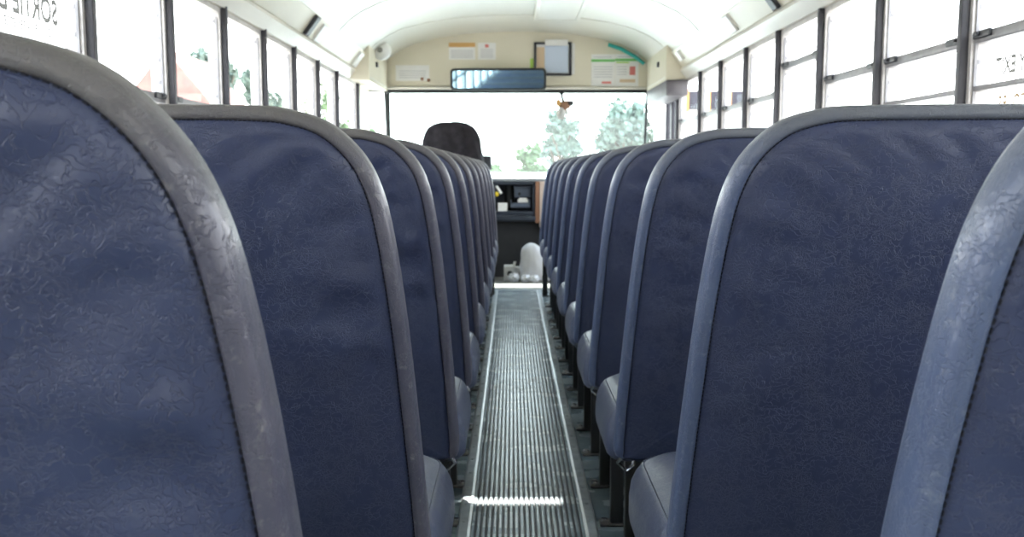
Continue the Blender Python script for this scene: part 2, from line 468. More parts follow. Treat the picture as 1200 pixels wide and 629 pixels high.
LC = .090 - SEATC
protoR = make_seat('r'); protoL = make_seat('l')
NAMES = ['nearest', 'second', 'third', 'fourth', 'fifth', 'sixth', 'seventh', 'eighth', 'ninth', 'tenth']
for n in range(10):
    for side in 'lr':
        pr = protoR if side == 'r' else protoL
        o = pr if n == 0 else copy_tree(pr)
        o.location = (SEATC if side == 'r' else LC, .56 + PITCH * n, 0)
        w = 'left' if side == 'l' else 'right'
        if n == 0:
            lab = ('navy vinyl bus seat filling the lower left corner, nearest the camera' if side == 'l' else
                   'navy vinyl bus seat cut off by the right edge, nearest the camera')
        else:
            lab = '%s navy vinyl bus seat from the camera in the row %s of the aisle' % (NAMES[n], w)
        tag(o, lab, 'bus seat', 'bus seats %s of the aisle' % w)

def make_barrier(side):
    mir = 1 if side == 'r' else -1
    root = empty('crash_barrier', (SEATC if side == 'r' else LC, 7.88, 0))
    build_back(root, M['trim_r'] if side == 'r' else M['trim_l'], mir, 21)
    for x in (LX - .03, HW - .06):
        lg = MB(); lg.box((mir * x - .018, .105, .006), (mir * x + .018, .141, .40), 0, .004)
        o = lg.build('leg', M['black'], root, 40)
        fp = MB(); fp.box((mir * x - .045, .09, 0), (mir * x + .045, .156, .007), 0, .003); fp.build('foot_plate', M['plate'], o, 40)
    return root
tag(make_barrier('l'), 'padded crash barrier behind the driver, ahead of the left row of seats', 'barrier')
tag(make_barrier('r'), 'padded crash barrier by the door, ahead of the right row of seats', 'barrier')

# ------------------------------------------------------------------ floor and runner
YB, YF = -2.75, 9.2
f = MB(); f.box((WL - .06, YB - .06, -.04), (WR + .06, 8.36, 0)); f.box((WL - .06, 8.36, -.04), (WR + .06, 9.75, 0), 1)
struct(f.build('floor', [M['floor'], M['frontfloor']]))
for k, y in enumerate((1.1, 3.18, 5.3, 7.4)):                 # butt joints in the floor covering
    t = MB(); t.box((WL, y, 0), (-.145, y + .012, .0025)); t.box((.22, y, 0), (WR, y + .012, .0025))
    struct(t.build('trim_%d' % (60 + k), M['rubber']))

run = empty('aisle_runner', (.0375, 3.6, 0))
tag(run, 'ribbed grey rubber runner down the middle of the aisle', 'floor runner')
rb = MB(); x0, x1 = -.140, .140; nr = 21; p_ = (x1 - x0) / nr
prof = []
for i in range(nr):
    a = x0 + i * p_
    prof += [(a, .004), (a + p_ * .18, .004), (a + p_ * .30, .0085), (a + p_ * .80, .0085), (a + p_ * .92, .004)]
prof += [(x1, .004), (x1, .0), (x0, .0)]
ys = [-4.8, -3, -1.5, 0, 1.5, 3, 4.72]
rb.loft([[(x, y, z) for x, z in prof] for y in ys], True, True)
np_ = len(prof)
for fi, q_ in enumerate(rb.f):
    zz = [rb.v[k][2] for k in q_]
    if len(q_) == 4 and min(zz) <= .0041: rb.mi[fi] = 1
rb.build('ribbed_mat', [M['mat'], M['groove']], run)
for s_ in (-1, 1):
    st = MB(); a = s_ * .140; b = s_ * .172
    pr = [(a, 0), (a, .008), (a + s_ * .004, .0105), (b - s_ * .006, .0095), (b, .003), (b, 0)]
    st.loft([[(x, y, z) for x, z in pr] for y in ys], True, True)
    y = -4.7
    while y < 4.7:
        st.loft([[((a + b) / 2 + .005 * math.cos(PI * k / 3), y + .005 * math.sin(PI * k / 3), z) for k in range(6)] for z in (.009, .0125)], False, True)
        y += .155
    nl = len(st.f)
    st.loft([[(x, y, z) for x, z in ((a - s_ * .002, .002), (a - s_ * .002, .0112), (a + s_ * .005, .0118), (a + s_ * .006, .002))] for y in ys], True, True, 1)
    st.build('edge_strip', [M['strip'], M['alu']], run)
ss = MB(); ss.box((-.2, 4.72, 0), (.2, 4.765, .011), 0, .004); ss.build('end_strip', M['strip'], run)

# ------------------------------------------------------------------ body shell
def half(side):  # side wall + header band + slanted panel, wall plane x = w, outward sign o
    return (WL, -1) if side == 'l' else (WR, 1)
POSTS = [-2.68, -1.955, -1.23, -.505, .22, .945, 1.67, 2.395, 3.12, 3.845, 4.57, 5.295, 6.02, 6.745, 7.47]
ZS, ZT = .80, 1.478
for side in 'lr':
    w, o = half(side)
    b = MB()
    yend = 9.2 if side == 'l' else 8.5
    b.box((w, YB, 0), (w + o * .06, yend, ZS))                              # below the sill
    b.box((w, YB, ZT), (w + o * .06, 9.2, 1.60))                            # header
    if side == 'l': b.box((w, 8.52, ZS), (w + o * .06, 8.72, ZT)); b.box((w, 9.12, ZS), (w + o * .06, 9.2, ZT))
    b.box((w, YB, ZS), (w + o * .06, POSTS[0], ZT))
    struct(b.build('wall_left' if side == 'l' else 'wall_right', M['cream']))
    l = MB()
    # protruding ledge above the glass
    poly = [(w, ZT + .002), (w - o * .012, ZT), (w - o * .040, 1.512), (w - o * .052, 1.528), (w - o * .050, 1.545), (w - o * .03, 1.552), (w, 1.552)]
    l.prism(poly, YB, 9.19)
    struct(l.build('trim_1' if side == 'l' else 'trim_2', M['ledge']))
    q = MB()
    poly = [(w, 1.552), (w - o * .045, 1.552), (w - o * .118, 1.648), (w - o * .10, 1.665), (w, 1.63)]
    q.prism(poly, YB, 9.19)
    struct(q.build('trim_3' if side == 'l' else 'trim_4', M['cream']))

# ceiling shell, with an added out-of-view slot that shapes the sun strip
PRO = [(-1.055, 1.635), (-1.03, 1.672), (-.98, 1.722), (-.91, 1.770), (-.80, 1.822), (-.62, 1.868), (-.40, 1.900), (-.20, 1.914), (0, 1.918)]
PRO = [(x + CX, z) for x, z in PRO] + [(CX - x, z) for x, z in reversed(PRO[:-1])]
VX0, VX1 = -.03, .255
VY0, VY1 = 4.125, 4.20
c = MB()
xs = sorted([p[0] for p in PRO] + [VX0, VX1])
def cz(x):
    for i in range(len(PRO) - 1):
        a, b = PRO[i], PRO[i + 1]
        if a[0] - 1e-9 <= x <= b[0] + 1e-9: return a[1] + (b[1] - a[1]) * (x - a[0]) / (b[0] - a[0])
    return PRO[-1][1]
yl = [YB, -1, 0, 1, 2, 3, VY0, VY1, 5, 6, 7, 8, 9.2]
V = []; Fc = []
for y in yl:
    for x in xs: V.append((x, y, cz(x)))
m_ = len(xs)
for i in range(len(yl) - 1):
    for j in range(m_ - 1):
        if yl[i] == VY0 and xs[j] >= VX0 - 1e-6 and xs[j + 1] <= VX1 + 1e-6: continue
        Fc.append((i * m_ + j, i * m_ + j + 1, (i + 1) * m_ + j + 1, (i + 1) * m_ + j))
k0 = len(V)
V2 = [(x, y, z + .035) for x, y, z in V]
F2 = [tuple(k0 + t for t in reversed(q)) for q in Fc]
c.add(V + V2, Fc + F2)
ce = c.build('ceiling', M['ceil'], None, 40); struct(ce)
for k, y in enumerate((5.6, 6.9, 8.2)):                           # roof bow seams
    t = MB(); 
    r0 = [(x, y, cz(x) - .004) for x in xs]; r1 = [(x, y + .03, cz(x) - .004) for x in xs]
    r2 = [(x, y + .03, cz(x) + .004) for x in xs]; r3 = [(x, y, cz(x) + .004) for x in xs]
    t.loft([r0, r1, r2, r3, r0], False, False, 0, False)
    struct(t.build('trim_%d' % (5 + k), M['ceil'], None, 40))

# rear wall with two panes
rw = MB()
rw.box((WL - .06, YB - .06, 0), (WR + .06, YB, .80)); rw.box((WL - .06, YB - .06, 1.5), (WR + .06, YB, 1.96))
for a, b in ((WL - .06, -.30), (.38, WR + .06)): rw.box((a, YB - .06, .8), (b, YB, 1.5))
struct(rw.build('wall_rear', M['cream']))
for k, (a, b) in enumerate(((-.30, .38),)):
    g = MB(); g.box((a, YB - .035, .8), (b, YB - .03, 1.5)); struct(g.build('window_%d' % (40 + k), M['glass']))

# side posts and windows
PW = .027
OPEN = {'r': {10: 1.318}}
wn = 1; tn = 10
def text_mesh(body, size, m, parent, loc, rot, name):
    cu = bpy.data.curves.new(name, 'FONT'); cu.body = body; cu.size = size; cu.align_x = 'LEFT'; cu.extrude = 0; cu.offset = size * .034
    t = bpy.data.objects.new('tmp', cu); COL.objects.link(t)
    me = bpy.data.meshes.new_from_object(t.evaluated_get(bpy.context.evaluated_depsgraph_get()))
    COL.objects.unlink(t); bpy.data.objects.remove(t); bpy.data.curves.remove(cu)
    me.materials.clear(); me.materials.append(m)
    o = bpy.data.objects.new(name, me); COL.objects.link(o); o.parent = parent
    o.location = loc; o.rotation_euler = rot
    return o
WIN = {}
for side in 'lr':
    w, o = half(side)
    for i, y in enumerate(POSTS + [8.47]):
        p = MB(); p.box((w - o * .018, y, ZS - .02), (w + o * .05, y + PW, ZT + (.012 if side == 'l' else 0)), 0, .004)
        struct(p.build('trim_%d' % tn, M['post'], None, 40)); tn += 1
    for i in range(len(POSTS)):
        y0 = POSTS[i] + PW; y1 = (POSTS + [8.47])[i + 1]
        root = empty('window_%d' % wn, (w, (y0 + y1) / 2, ZS)); struct(root); wn += 1; WIN[(side, i)] = root
        hl = (y1 - y0) / 2
        fw = .020
        f = MB(); xi, xo = o * .004, o * .052
        zt = ZT - ZS
        # frame ring with rounded upper corners
        outer = [(-hl, 0), (hl, 0), (hl, zt), (-hl, zt)]
        inner = rrect(-hl + fw, hl - fw, fw, zt - fw, (.035, .035, .02, .02), 5)
        outr = rrect(-hl, hl, 0, zt, (.001, .001, .001, .001), 5)
        A = [(xi, a, b) for a, b in outr]; B = [(xi, a, b) for a, b in inner]; C = [(xo, a, b) for a, b in inner]; D = [(xo, a, b) for a, b in outr]
        f.loft([A, B, C, D, A])
        f.build('window_frame', M['frame'], root)
        ch = MB()                                                     # riveted guide channel on the far jamb
        ch.box((o * .012, hl - fw - .007, fw), (o * .020, hl - fw + .001, zt - fw))
        for q in range(9):
            z = .06 + q * .07
            ch.box((o * .022, hl - fw - .004, z), (o * .030, hl - fw, z + .012))
        ch.build('guide_channel', M['rail'], root)
        zr = (OPEN.get(side, {}).get(i, 1.205 if side == 'r' else 1.095)) - ZS
        r = MB(); r.box((o * .010, -hl + fw * .7, zr - .014), (o * .050, hl - fw * .7, zr + .014), 0, .004)
        rr = r.build('sash_rail', M['rail'], root, 40)
        for sg in (-1, 1):
            la = MB(); la.box((o * .002, sg * (hl - .135), zr - .004), (o * .012, sg * (hl - .03), zr + .015), 0, .003)
            la.box((-o * .006, sg * (hl - .075), zr + .001), (o * .004, sg * (hl - .05), zr + .011), 0, .002)
            la.build('latch', M['latch'], rr, 40)
        if side == 'r' and i in (7, 8):
            r = MB(); r.box((o * .014, -hl + fw * .7, 1.077 - ZS - .007), (o * .046, hl - fw * .7, 1.077 - ZS + .007), 0, .003); r.build('lower_rail', M['rail'], root, 40)
        g = MB(); g.box((o * .034, -hl + .01, zr), (o * .037, hl - .01, zt - .01)); g.build('upper_pane', M['glass'], root)
        g = MB(); g.box((o * .042, -hl + .01, .01), (o * .045, hl - .01, zr)); g.build('lower_pane', M['glass'], root)
# emergency lettering on two panes, reading from outside (so mirrored seen from here)
# left pane nearest the first visible post
r_ = WIN[('l', 7)]
hl = (POSTS[8] - POSTS[7] - PW) / 2
text_mesh('SORTIE DE SECOURS', .084, M['letg'], r_, (-.0475, hl - .075, 1.232 - ZS), (PI / 2, 0, -PI / 2), 'lettering')
text_mesh('POUSSER LA FENETRE VERS L EXTERIEUR', .030, M['lets'], r_, (-.0475, hl - .105, 1.197 - ZS), (PI / 2, 0, -PI / 2), 'lettering')
r_ = WIN[('r', 7)]
t1 = text_mesh('EMERGENCY EXIT', .060, M['letg'], r_, (.0475, -.345 + .135, 1.108 - ZS), (PI / 2, 0, PI / 2), 'lettering')
t2 = text_mesh('SORTIE DE SECOURS', .05, M['leto'], r_, (.0475, -.345 + .125, 1.018 - ZS), (PI / 2, 0, PI / 2), 'lettering')

# driver's side window and the entrance door
g = MB(); g.box((WL - .035, 8.72, ZS), (WL - .03, 9.12, ZT)); struct(g.build('window_50', M['glass']))
dr = empty('door_1', (WR, 8.86, 0)); struct(dr)
d = MB()
for (a, b, c0, c1) in ((-.34, -.28, 0, 1.475), (.27, .34, 0, 1.475), (-.34, .34, 1.40, 1.475), (-.34, .34, -.0, .10), (-.34, .34, .62, .70), (-.03, .03, .1, 1.4)):
    d.box((0, a, c0), (.04, b, c1), 0, .006)
d.build('door_frame', M['post'], dr, 40)
g = MB(); g.box((.018, -.29, .1), (.022, -.02, 1.40)); g.box((.018, .02, .1), (.022, .28, 1.40)); g.build('door_glass', M['glass'], dr)

# ------------------------------------------------------------------ bulkhead, windshield, corner posts
HB = 1.466
b = MB()
top = [(x, z + .01) for x, z in PRO if True]
poly = [(WL, HB), (WR, HB), (WR, 1.60)] + list(reversed(top)) + [(WL, 1.60)]
b.prism(poly, 9.2, 9.24)
b.box((WL - .06, 9.2, HB), (WR + .06, 9.5, HB + .04))
struct(b.build('wall_front', M['cream']))
t = MB(); t.box((WL + .12, 9.188, HB - .012), (WR - .13, 9.235, HB + .012), 0, .004); struct(t.build('trim_50', M['rubber'], None, 40))
t = MB(); t.box((WL + .1, 9.17, HB + .014), (WR - .15, 9.2, HB + .034), 0, .006); struct(t.build('trim_51', M['ledge'], None, 40))
g = MB(); g.prism([(9.47, .78), (9.476, .78), (9.346, HB + .01), (9.34, HB + .01)], WL + .10, WR - .12, 0, 'x'); struct(g.build('window_51', M['shield']))
for k, (xa, ya, xb, yb) in enumerate(((WL, 9.2, WL + .1, 9.42), (WR, 9.22, WR - .12, 9.42))):
    g = MB(); g.add([(xa, ya, .78), (xb, yb + .05, .78), (xb, yb - .07, HB + .01), (xa, ya, HB + .01)], [(0, 1, 2, 3)])
    struct(g.build('window_%d' % (52 + k), M['shield']))
t = MB(); t.tube([(-1.003, 9.47, .74), (-.985, 9.40, 1.12), (-.985, 9.34, HB)], [.022, .020, .024], 0, 8); struct(t.build('trim_52', M['rubber'], None, 60))
t = MB(); t.tube([(1.045, 9.47, .74), (1.062, 9.40, 1.12), (1.065, 9.34, HB)], [.012, .011, .012], 0, 8); struct(t.build('trim_53', M['rubber'], None, 60))
t = MB(); t.box((WL - .06, 9.62, 0), (WR + .06, 9.68, .76)); t.box((WL - .06, 9.2, 0), (WL, 9.66, .78)); t.box((WR, 9.2, 0), (WR + .06, 9.66, .78)); struct(t.build('wall_firewall', M['dark']))

# cream cover boxes over the driver's window and the door
for side, nm, lab, xin in (('l', 'cover_box', 'cream metal cover box in the corner above the driver window', -.965), ('r', 'cover_box', 'cream metal cover box in the corner above the entrance door', 1.043)):
    w, o = half(side)
    root = empty(nm, (w, 8.6, HB)); tag(root, lab, 'cover box')
    q = MB(); dx = xin - w
    poly = [(0, .01), (dx, 0), (dx, .23), (dx * .86, .275), (dx * .55, .30), (0, .20)]
    q.prism(poly, -.56, .585)
    q.build('shell', M['cream'], root)
    k = MB(); k.box((dx - o * .014, -.18, .12), (dx, -.13, .155), 0, .004); k.build('catch', M['latch'], root, 40)
    hz = MB(); hz.box((dx - o * .004, -.55, .018), (dx, .57, .026)); hz.build('hinge', M['ledge'], root)
q = empty('door_operator', (WR, 8.75, 1.36)); tag(q, 'dark grey door operator box hung over the entrance door', 'door operator')
k = MB(); k.box((-.15, -.75, .0), (-.001, .40, .105), 0, .008); k.build('housing', M['greybox'], q, 40)
k = MB(); k.box((-.142, -.757, .012), (-.038, -.748, .092), 0, .003); k.build('end_cover', M['greybox'], q, 40)

# small fittings on the slanted panels
def fitting(name, side, y, ln, hgt0, hgt1, dep, m, lab, cat, lean_y=0.0):
    w, o = half(side)
    a = (w - o * .045, 1.552); b = (w - o * .118, 1.648)
    def pt(t, d):
        nx, nz = -o * .796, -.605
        return (a[0] + (b[0] - a[0]) * t + nx * d, a[1] + (b[1] - a[1]) * t + nz * d)
    q = MB(); rings = []
    for d, s in ((-.001, 0), (dep * .8, 0), (dep, .12)):
        h0 = hgt0 + (hgt1 - hgt0) * s * .5; h1 = hgt1 - (hgt1 - hgt0) * s * .5
        l = ln * (1 - s)
        r = []
        for t, yy in ((h0, -l / 2), (h0, l / 2), (h1, l / 2 + lean_y), (h1, -l / 2 + lean_y)):
            x, z = pt(t, d); r.append((x, y + yy, z))
        rings.append(r)
    q.loft(rings, True, True)
    ob = q.build(name, m); tag(ob, lab, cat); return ob
fitting('buzzer', 'l', 6.10, .09, .02, .98, .020, M['latch'], 'black upright fitting on the cream panel above the left windows', 'buzzer')
fitting('buzzer', 'r', 5.13, .09, .02, .98, .020, M['latch'], 'black upright fitting on the cream panel above the right windows', 'buzzer')
fitting('side_speaker', 'l', 6.42, .16, .02, .86, .014, M['white'], 'white speaker cover beside the black fitting above the left windows', 'speaker')
fitting('side_speaker', 'r', 6.06, .14, .10, .92, .014, M['white'], 'white speaker cover halfway along the panel above the right windows', 'speaker')
fitting('lamp_cover', 'l', 7.90, .16, .02, .90, .020, M['white'], 'white lamp cover at the front end of the left panel', 'lamp cover')
fitting('lamp_cover', 'r', 7.78, .10, .3, .85, .020, M['white'], 'small white lamp cover at the front end of the right panel', 'lamp cover')

# small fan on the left ceiling corner
fn = empty('ceiling_fan', (-.93, 8.45, 1.70)); tag(fn, 'small white fan mounted in the left front ceiling corner', 'fan')
q = MB(); q.blob((0, 0, 0), (.075, .06, .065), 0, 16, 10); q.build('housing', M['white'], fn, 60)
q = MB(); q.tube([(.0, -.055, 0), (.0, -.068, 0)], .02, 0, 12); q.build('hub', M['skin_grey'], fn, 40)
q = MB(); q.tube([(-.02, .0, .05), (-.03, .0, .075)], .015, 0, 8); q.build('bracket', M['white'], fn, 40)

# roof vent and hatch
rv = empty('roof_vent', (.055, 7.28, 1.916)); tag(rv, 'small cream ceiling vent with a dark slot in mid ceiling', 'vent')
q = MB(); q.box((-.12, -.10, -.012), (.12, .10, .0), 0, .006); q.build('flange', M['ceil'], rv, 40)
q = MB(); q.box((-.05, -.055, -.024), (.05, -.005, -.011), 0, .008); q.build('slot', M['skin_grey'], rv, 40)
rh = empty('roof_hatch', (.31, 7.75, cz(.31))); tag(rh, 'pale flat access panel in the ceiling right of the vent', 'hatch')
q = MB()
for a, b in (((-.16, -.60, -.017), (.16, -.57, .006)), ((-.16, .57, -.017), (.16, .60, .006)), ((-.16, -.57, -.017), (-.13, .57, .006)), ((.13, -.57, -.017), (.16, .57, .006))): q.box(a, b, 0, .004)
q.build('frame', M['ceil'], rh, 40)
q = MB(); q.box((-.13, -.57, -.012), (.13, .57, .0)); q.build('lid', M['ceil'], rh)

# ------------------------------------------------------------------ notices on the bulkhead
YN = 9.2
def sheet(x0, z0, x1, z1, y, m=None, th=.002):
    q = MB(); q.box((x0, y - th, z0), (x1, y, z1)); return q
def notice(name, x0, z0, x1, z1, lab, bands=(), lines=(), cat='notice'):
    root = empty(name, ((x0 + x1) / 2, YN, z0)); tag(root, lab, cat)
    cx = (x0 + x1) / 2; w = x1 - x0; h = z1 - z0
    q = MB(); q.box((-w / 2, -.003, 0), (w / 2, 0, h)); q.build('sheet', M['paper'], root)
    for nm, a, b, c0, c1, m in bands:
        q = MB(); q.box((-w / 2 + a * w, -.0045, c0 * h), (-w / 2 + b * w, -.003, c1 * h)); q.build(nm, M[m], root)
    if lines:
        q = MB()
        for a, b, c0 in lines: q.box((-w / 2 + a * w, -.0038, c0 * h), (-w / 2 + b * w, -.003, c0 * h + .004))
        q.build('faded_print', M['ink'], root)
    return root
notice('notice_sheet', -.487, 1.706, -.284, 1.834, 'white notice with an orange heading, left of centre above the windshield', [('heading', 0, 1, .74, 1, 'orange')], [(.08, .92, .12 + .1 * k) for k in range(5)])
notice('notice_sheet', -.263, 1.706, -.125, 1.834, 'small plain white notice beside the orange-headed one', [('mark', .4, .6, .72, .9, 'redp')], [(.15, .85, .14 + .11 * k) for k in range(5)])
lw = notice('notice_sheet', -.900, 1.545, -.640, 1.665, 'white notice at the far left of the bulkhead above two brown knobs', [], [(.1, .9, .2 + .14 * k) for k in range(4)])
for x, z, lab in ((-.695, 1.560, 'left of two small brown knobs under the far left notice'), (-.645, 1.552, 'right of two small brown knobs under the far left notice')):
    q = MB(); q.tube([(0, 0, 0), (0, -.012, 0), (0, -.018, 0)], [.013, .013, .007], 0, 12)
    ob = q.build('knob', M['wood'], None, 50, (x, YN - .003, z)); tag(ob, lab, 'knob', 'bulkhead knobs')
# framed notice holder
hd = empty('notice_holder', (.325, YN, 1.585)); tag(hd, 'black-framed notice holder stuffed with papers, right of the mirror', 'notice holder')
q = MB()
for a, b in (((-.155, -.02, .0), (.135, 0, .016)), ((-.155, -.02, .236), (.135, 0, .252)), ((-.155, -.02, 0), (-.137, 0, .252)), ((.115, -.02, 0), (.135, 0, .252))): q.box(a, b, 0, .003)
q.build('frame', M['latch'], hd, 40)
q = MB(); q.box((-.137, -.004, .016), (.115, 0, .236)); q.build('back_board', M['paper'], hd)
q = MB(); q.box((-.134, -.006, .02), (-.075, -.004, .215)); q.build('card', M['tan'], hd)
q = MB(); q.box((-.07, -.009, .022), (.108, -.006, .225)); q.build('front_sheet', M['blueprint'], hd)
q = MB(); q.box((-.07, -.024, .226), (.105, -.018, .272)); q.build('top_sheet', M['paper'], hd)
q = MB(); q.box((.137, -.006, .01), (.160, -.001, .245)); q.build('side_sheet', M['paper'], hd)
q = MB(); q.box((-.185, -.004, .05), (-.160, 0, .13)); gt = q.build('sticker', M['lime'], None, False, (.325, YN, 1.585)); tag(gt, 'small lime green sticker left of the framed notice holder', 'sticker')
notice('notice_poster', .613, 1.505, .795, 1.748, 'white poster with green heading, left sheet of the green-headed pair', [('heading', 0, 1, .76, .84, 'green'), ('stamp', .45, .85, .08, .15, 'redp')], [(.1, .85, .9)] + [(.1, .9, .28 + .08 * k) for k in range(5)], 'poster')
notice('notice_poster', .797, 1.505, .979, 1.748, 'white poster with green and lime heading, right sheet of the pair', [('heading', 0, 1, .78, .86, 'green'), ('underline', .05, .6, .72, .76, 'lime'), ('picture', .62, .86, .35, .62, 'redp'), ('caption', .2, .86, .12, .22, 'tan')], [(.1, .85, .91)] + [(.08, .5, .36 + .08 * k) for k in range(4)], 'poster')
# teal foam strip along the arch
q = MB(); pts = []
for k in range(12):
    x = .74 + (1.02 - .74) * k / 11; pts.append((x, 9.175, cz(x) - .030 - .02 * (k / 11)))
q.tube(pts, .014, 0, 8); o_ = q.build('foam_strip', M['teal'], None, 60); tag(o_, 'teal green foam strip along the ceiling edge above the posters', 'foam strip')

# driver's wide interior mirror
mr = empty('interior_mirror', (-.105, 9.03, 1.545)); mr.rotation_euler = (math.radians(5.0), 0, math.radians(-3))
tag(mr, 'wide black-framed interior mirror hung over the windshield', 'mirror')
mw, mh = .365, .083
def rr3(w, h, r, y): return [(a, y, b) for a, b in rrect(-w, w, -h, h, (r, r, r, r), 6)]
q = MB(); q.loft([rr3(mw - .018, mh - .018, .02, -.004), rr3(mw - .012, mh - .012, .024, -.010), rr3(mw - .003, mh - .003, .03, -.008), rr3(mw, mh, .03, .0), rr3(mw, mh, .03, .022), rr3(mw - .02, mh - .02, .02, .034)], False, True)
q.build('housing', M['rubber'], mr, 40)
q = MB(); q.loft([rr3(mw - .016, mh - .016, .02, -.0045), rr3(mw - .016, mh - .016, .02, -.002)], True, True); q.build('mirror_glass', M['mirror'], mr)
for x in (-.2, .2):
    q = MB(); q.tube([(x, .03, .03), (x, .09, .05), (x, .165, .04)], .010, 0, 8); q.build('bracket', M['latch'], mr, 50)

# hanging ornament
ho = empty('hanging_ornament', (.392, 9.13, 1.45)); tag(ho, 'small brown and white ornament hanging from the windshield header', 'ornament')
q = MB(); q.tube([(-.01, .03, .01), (-.01, -.01, 0), (-.005, 0, -.04), (.01, 0, -.075)], .011, 0, 8)
q.blob((-.01, .0, .0), (.02, .015, .018), 0, 10, 8); q.build('hook', M['rubber'], ho, 60)
q = MB(); q.blob((.012, 0, -.095), (.042, .025, .036), 0, 14, 10, .4, 2.5); q.build('bead', M['wood'], ho, 60)
q = MB(); q.blob((.058, 0, -.078), (.026, .02, .022), 0, 12, 8, .3); q.build('dark_bead', M['rubber'], ho, 60)
q = MB(); q.blob((-.034, -.01, -.075), (.020, .012, .028), 0, 12, 8); q.build('disc', M['orange'], ho, 60)
q = MB()
for k in range(14):
    a = random.uniform(-1, 1); q.tube([(.0 + a * .02, random.uniform(-.01, .01), -.11), (a * .04 - .005, random.uniform(-.02, .02), -.15), (a * .03 - .004, random.uniform(-.02, .02), -.20)], [.008, .011, .003], 0, 6)
q.build('tassel', M['feather'], ho, 60)

# ------------------------------------------------------------------ dashboard and driver's place
ds = empty('dashboard', (.05, 9.4, 0)); tag(ds, 'dark dashboard with a sunlit top under the windshield', 'dashboard')
q = MB(); q.box((-1.14, -.02, .772), (1.0, .20, .800), 0, .012); q.build('dash_top', M['dashtop'], ds, 40)
q = MB(); q.box((-1.14, .02, .50), (-.22, .20, .775), 0, .02); q.build('instrument_panel', M['dash'], ds, 40)
# radio bay: a shell of four walls and a back
q = MB(); q.box((-.205, -.01, .745), (.136, .20, .773), 0, .006); q.box((-.205, -.01, .50), (.136, .20, .535), 0, .006); q.box((-.205, -.01, .5), (-.185, .2, .77), 0, .006); q.box((.116, -.01, .5), (.136, .2, .77), 0, .006); q.box((-.2, .15, .5), (.13, .2, .77))
q.build('radio_bay', M['dash'], ds, 40)
q = MB(); q.box((-.030, .05, .645), (.104, .16, .735), 0, .006); rd = q.build('radio', M['dashlight'], ds, 40)
q = MB()
for k in range(5): q.box((-.010 + k * .022, .046, .712), (.000 + k * .022, .052, .722))
q.build('button_row', M['rubber'], rd)
q = MB(); q.tube([(.01, .05, .672), (.01, .040, .672)], .013, 0, 12); q.build('tuning_knob', M['rubber'], rd, 40)
q = MB(); q.box((-.062, .01, .560), (.098, .15, .60), 0, .012); q.box((-.062, .01, .60), (-.052, .15, .622)); q.box((.088, .01, .6), (.098, .15, .622)); q.build('tray', M['dashlight'], ds, 40)
q = MB(); q.tube([(-.075, .13, .54), (-.075, .13, .74)], .035, 0, 12); q.build('gear_column', M['rubber'], ds, 40)
q = MB(); q.box((.138, -.02, .44), (.172, .2, .772), 0, .006); q.build('edge_strip', M['brown'], ds, 40)
q = MB(); q.box((.172, -.03, .40), (.36, .2, .772), 0, .012); q.build('side_panel', M['pink'], ds, 40)
q = MB(); q.box((-.22, -.03, .455), (.138, .2, .502), 0, .012); q.build('lower_lip', M['dash'], ds, 40)
q = MB(); q.box((-1.14, .05, .0), (.36, .2, .46)); q.build('kick_panel', M['dark'], ds)
q = MB(); q.box((.045, 9.42, .604), (.13, 9.53, .625), 0, .004); q.box((.055, 9.425, .622), (.12, 9.5, .640), 0, .004)
ob = q.build('folded_paper', M['paper'], None, 40, (0, 0, 0)); tag(ob, 'folded white paper lying in the dash tray', 'paper')
q = MB(); q.box((-.113, 9.392, .535), (-.038, 9.40, .602), 0, .002); ob = q.build('note_card', M['paper']); tag(ob, 'white note card standing at the lower left of the dash', 'card')
q = MB(); q.tube([(-.125, 9.405, .735), (-.085, 9.40, .675)], .011, 0, 10); ob = q.build('marker_pen', M['white'], None, 50); tag(ob, 'white marker pen hanging slanted in the dash recess', 'pen')
q = MB(); q.blob((-.122, 9.40, .672), (.020, .010, .020), 0, 14, 8); ob = q.build('key_tag', M['yellow'], None, 50); tag(ob, 'round yellow key tag beside the white pen on the dash', 'key tag')

hood = empty('engine_hood', (0, 9.8, 0)); tag(hood, 'sunlit pale bus hood just beyond the windshield', 'hood')
q = MB(); rings = []
for y, z, hw in ((-.08, .72, .95), (-.06, .79, .94), (.0, .808, .93), (.25, .832, .90), (.5, .842, .86), (.9, .838, .80), (1.3, .80, .74), (1.42, .70, .72), (1.43, .0, .72)):
    rings.append([(CX + hw * math.sin(t) if abs(t) < 1.5 else CX + hw * (1 if t > 0 else -1), y, z - .10 * (abs(math.sin(t)) ** 3) if abs(t) < 1.5 else -.3) for t in [-1.57, -1.2, -.9, -.6, -.3, 0, .3, .6, .9, 1.2, 1.57]])
q.loft(rings, False, False, 0, False); q.build('hood_panel', M['white'], hood, 60)
q = MB(); q.box((CX - .72, 1.0, -.95), (CX + .72, 1.40, .0), 0, .03); q.build('grille_panel', M['white'], hood, 40)

# floor clutter
def bag():
    q = MB(); rings = []
    prof = [(0, .70, .9), (.010, 1.02, 1), (.03, 1.08, 1.02), (.06, 1.0, 1), (.09, .97, .95), (.12, .90, .9), (.15, .86, .86), (.18, .80, .8), (.21, .72, .74), (.235, .66, .66), (.258, .56, .55), (.275, .42, .42), (.29, .26, .25), (.298, .08, .05)]
    for z, sx, sy in prof:
        r = []
        for j in range(48):
            t = 2 * PI * j / 48; k = 1 + .10 * noise.noise(Vector((math.cos(t) * 1.6, math.sin(t) * 1.6, z * 9))) + .09 * noise.noise(Vector((math.cos(t) * 4 + z * 8, math.sin(t) * 4, z * 20)))
            r.append((.128 * sx * math.cos(t) * k + (.298 - z) * .18 - .03, .085 * sy * math.sin(t) * k, z))
        rings.append(r)
    q.loft(rings, True, True); return q
ob = bag().build('rubbish_bag', M['bag'], None, 60, (.178, 9.12, .0)); tag(ob, 'slumped white plastic bag on the floor below the dash', 'bag')
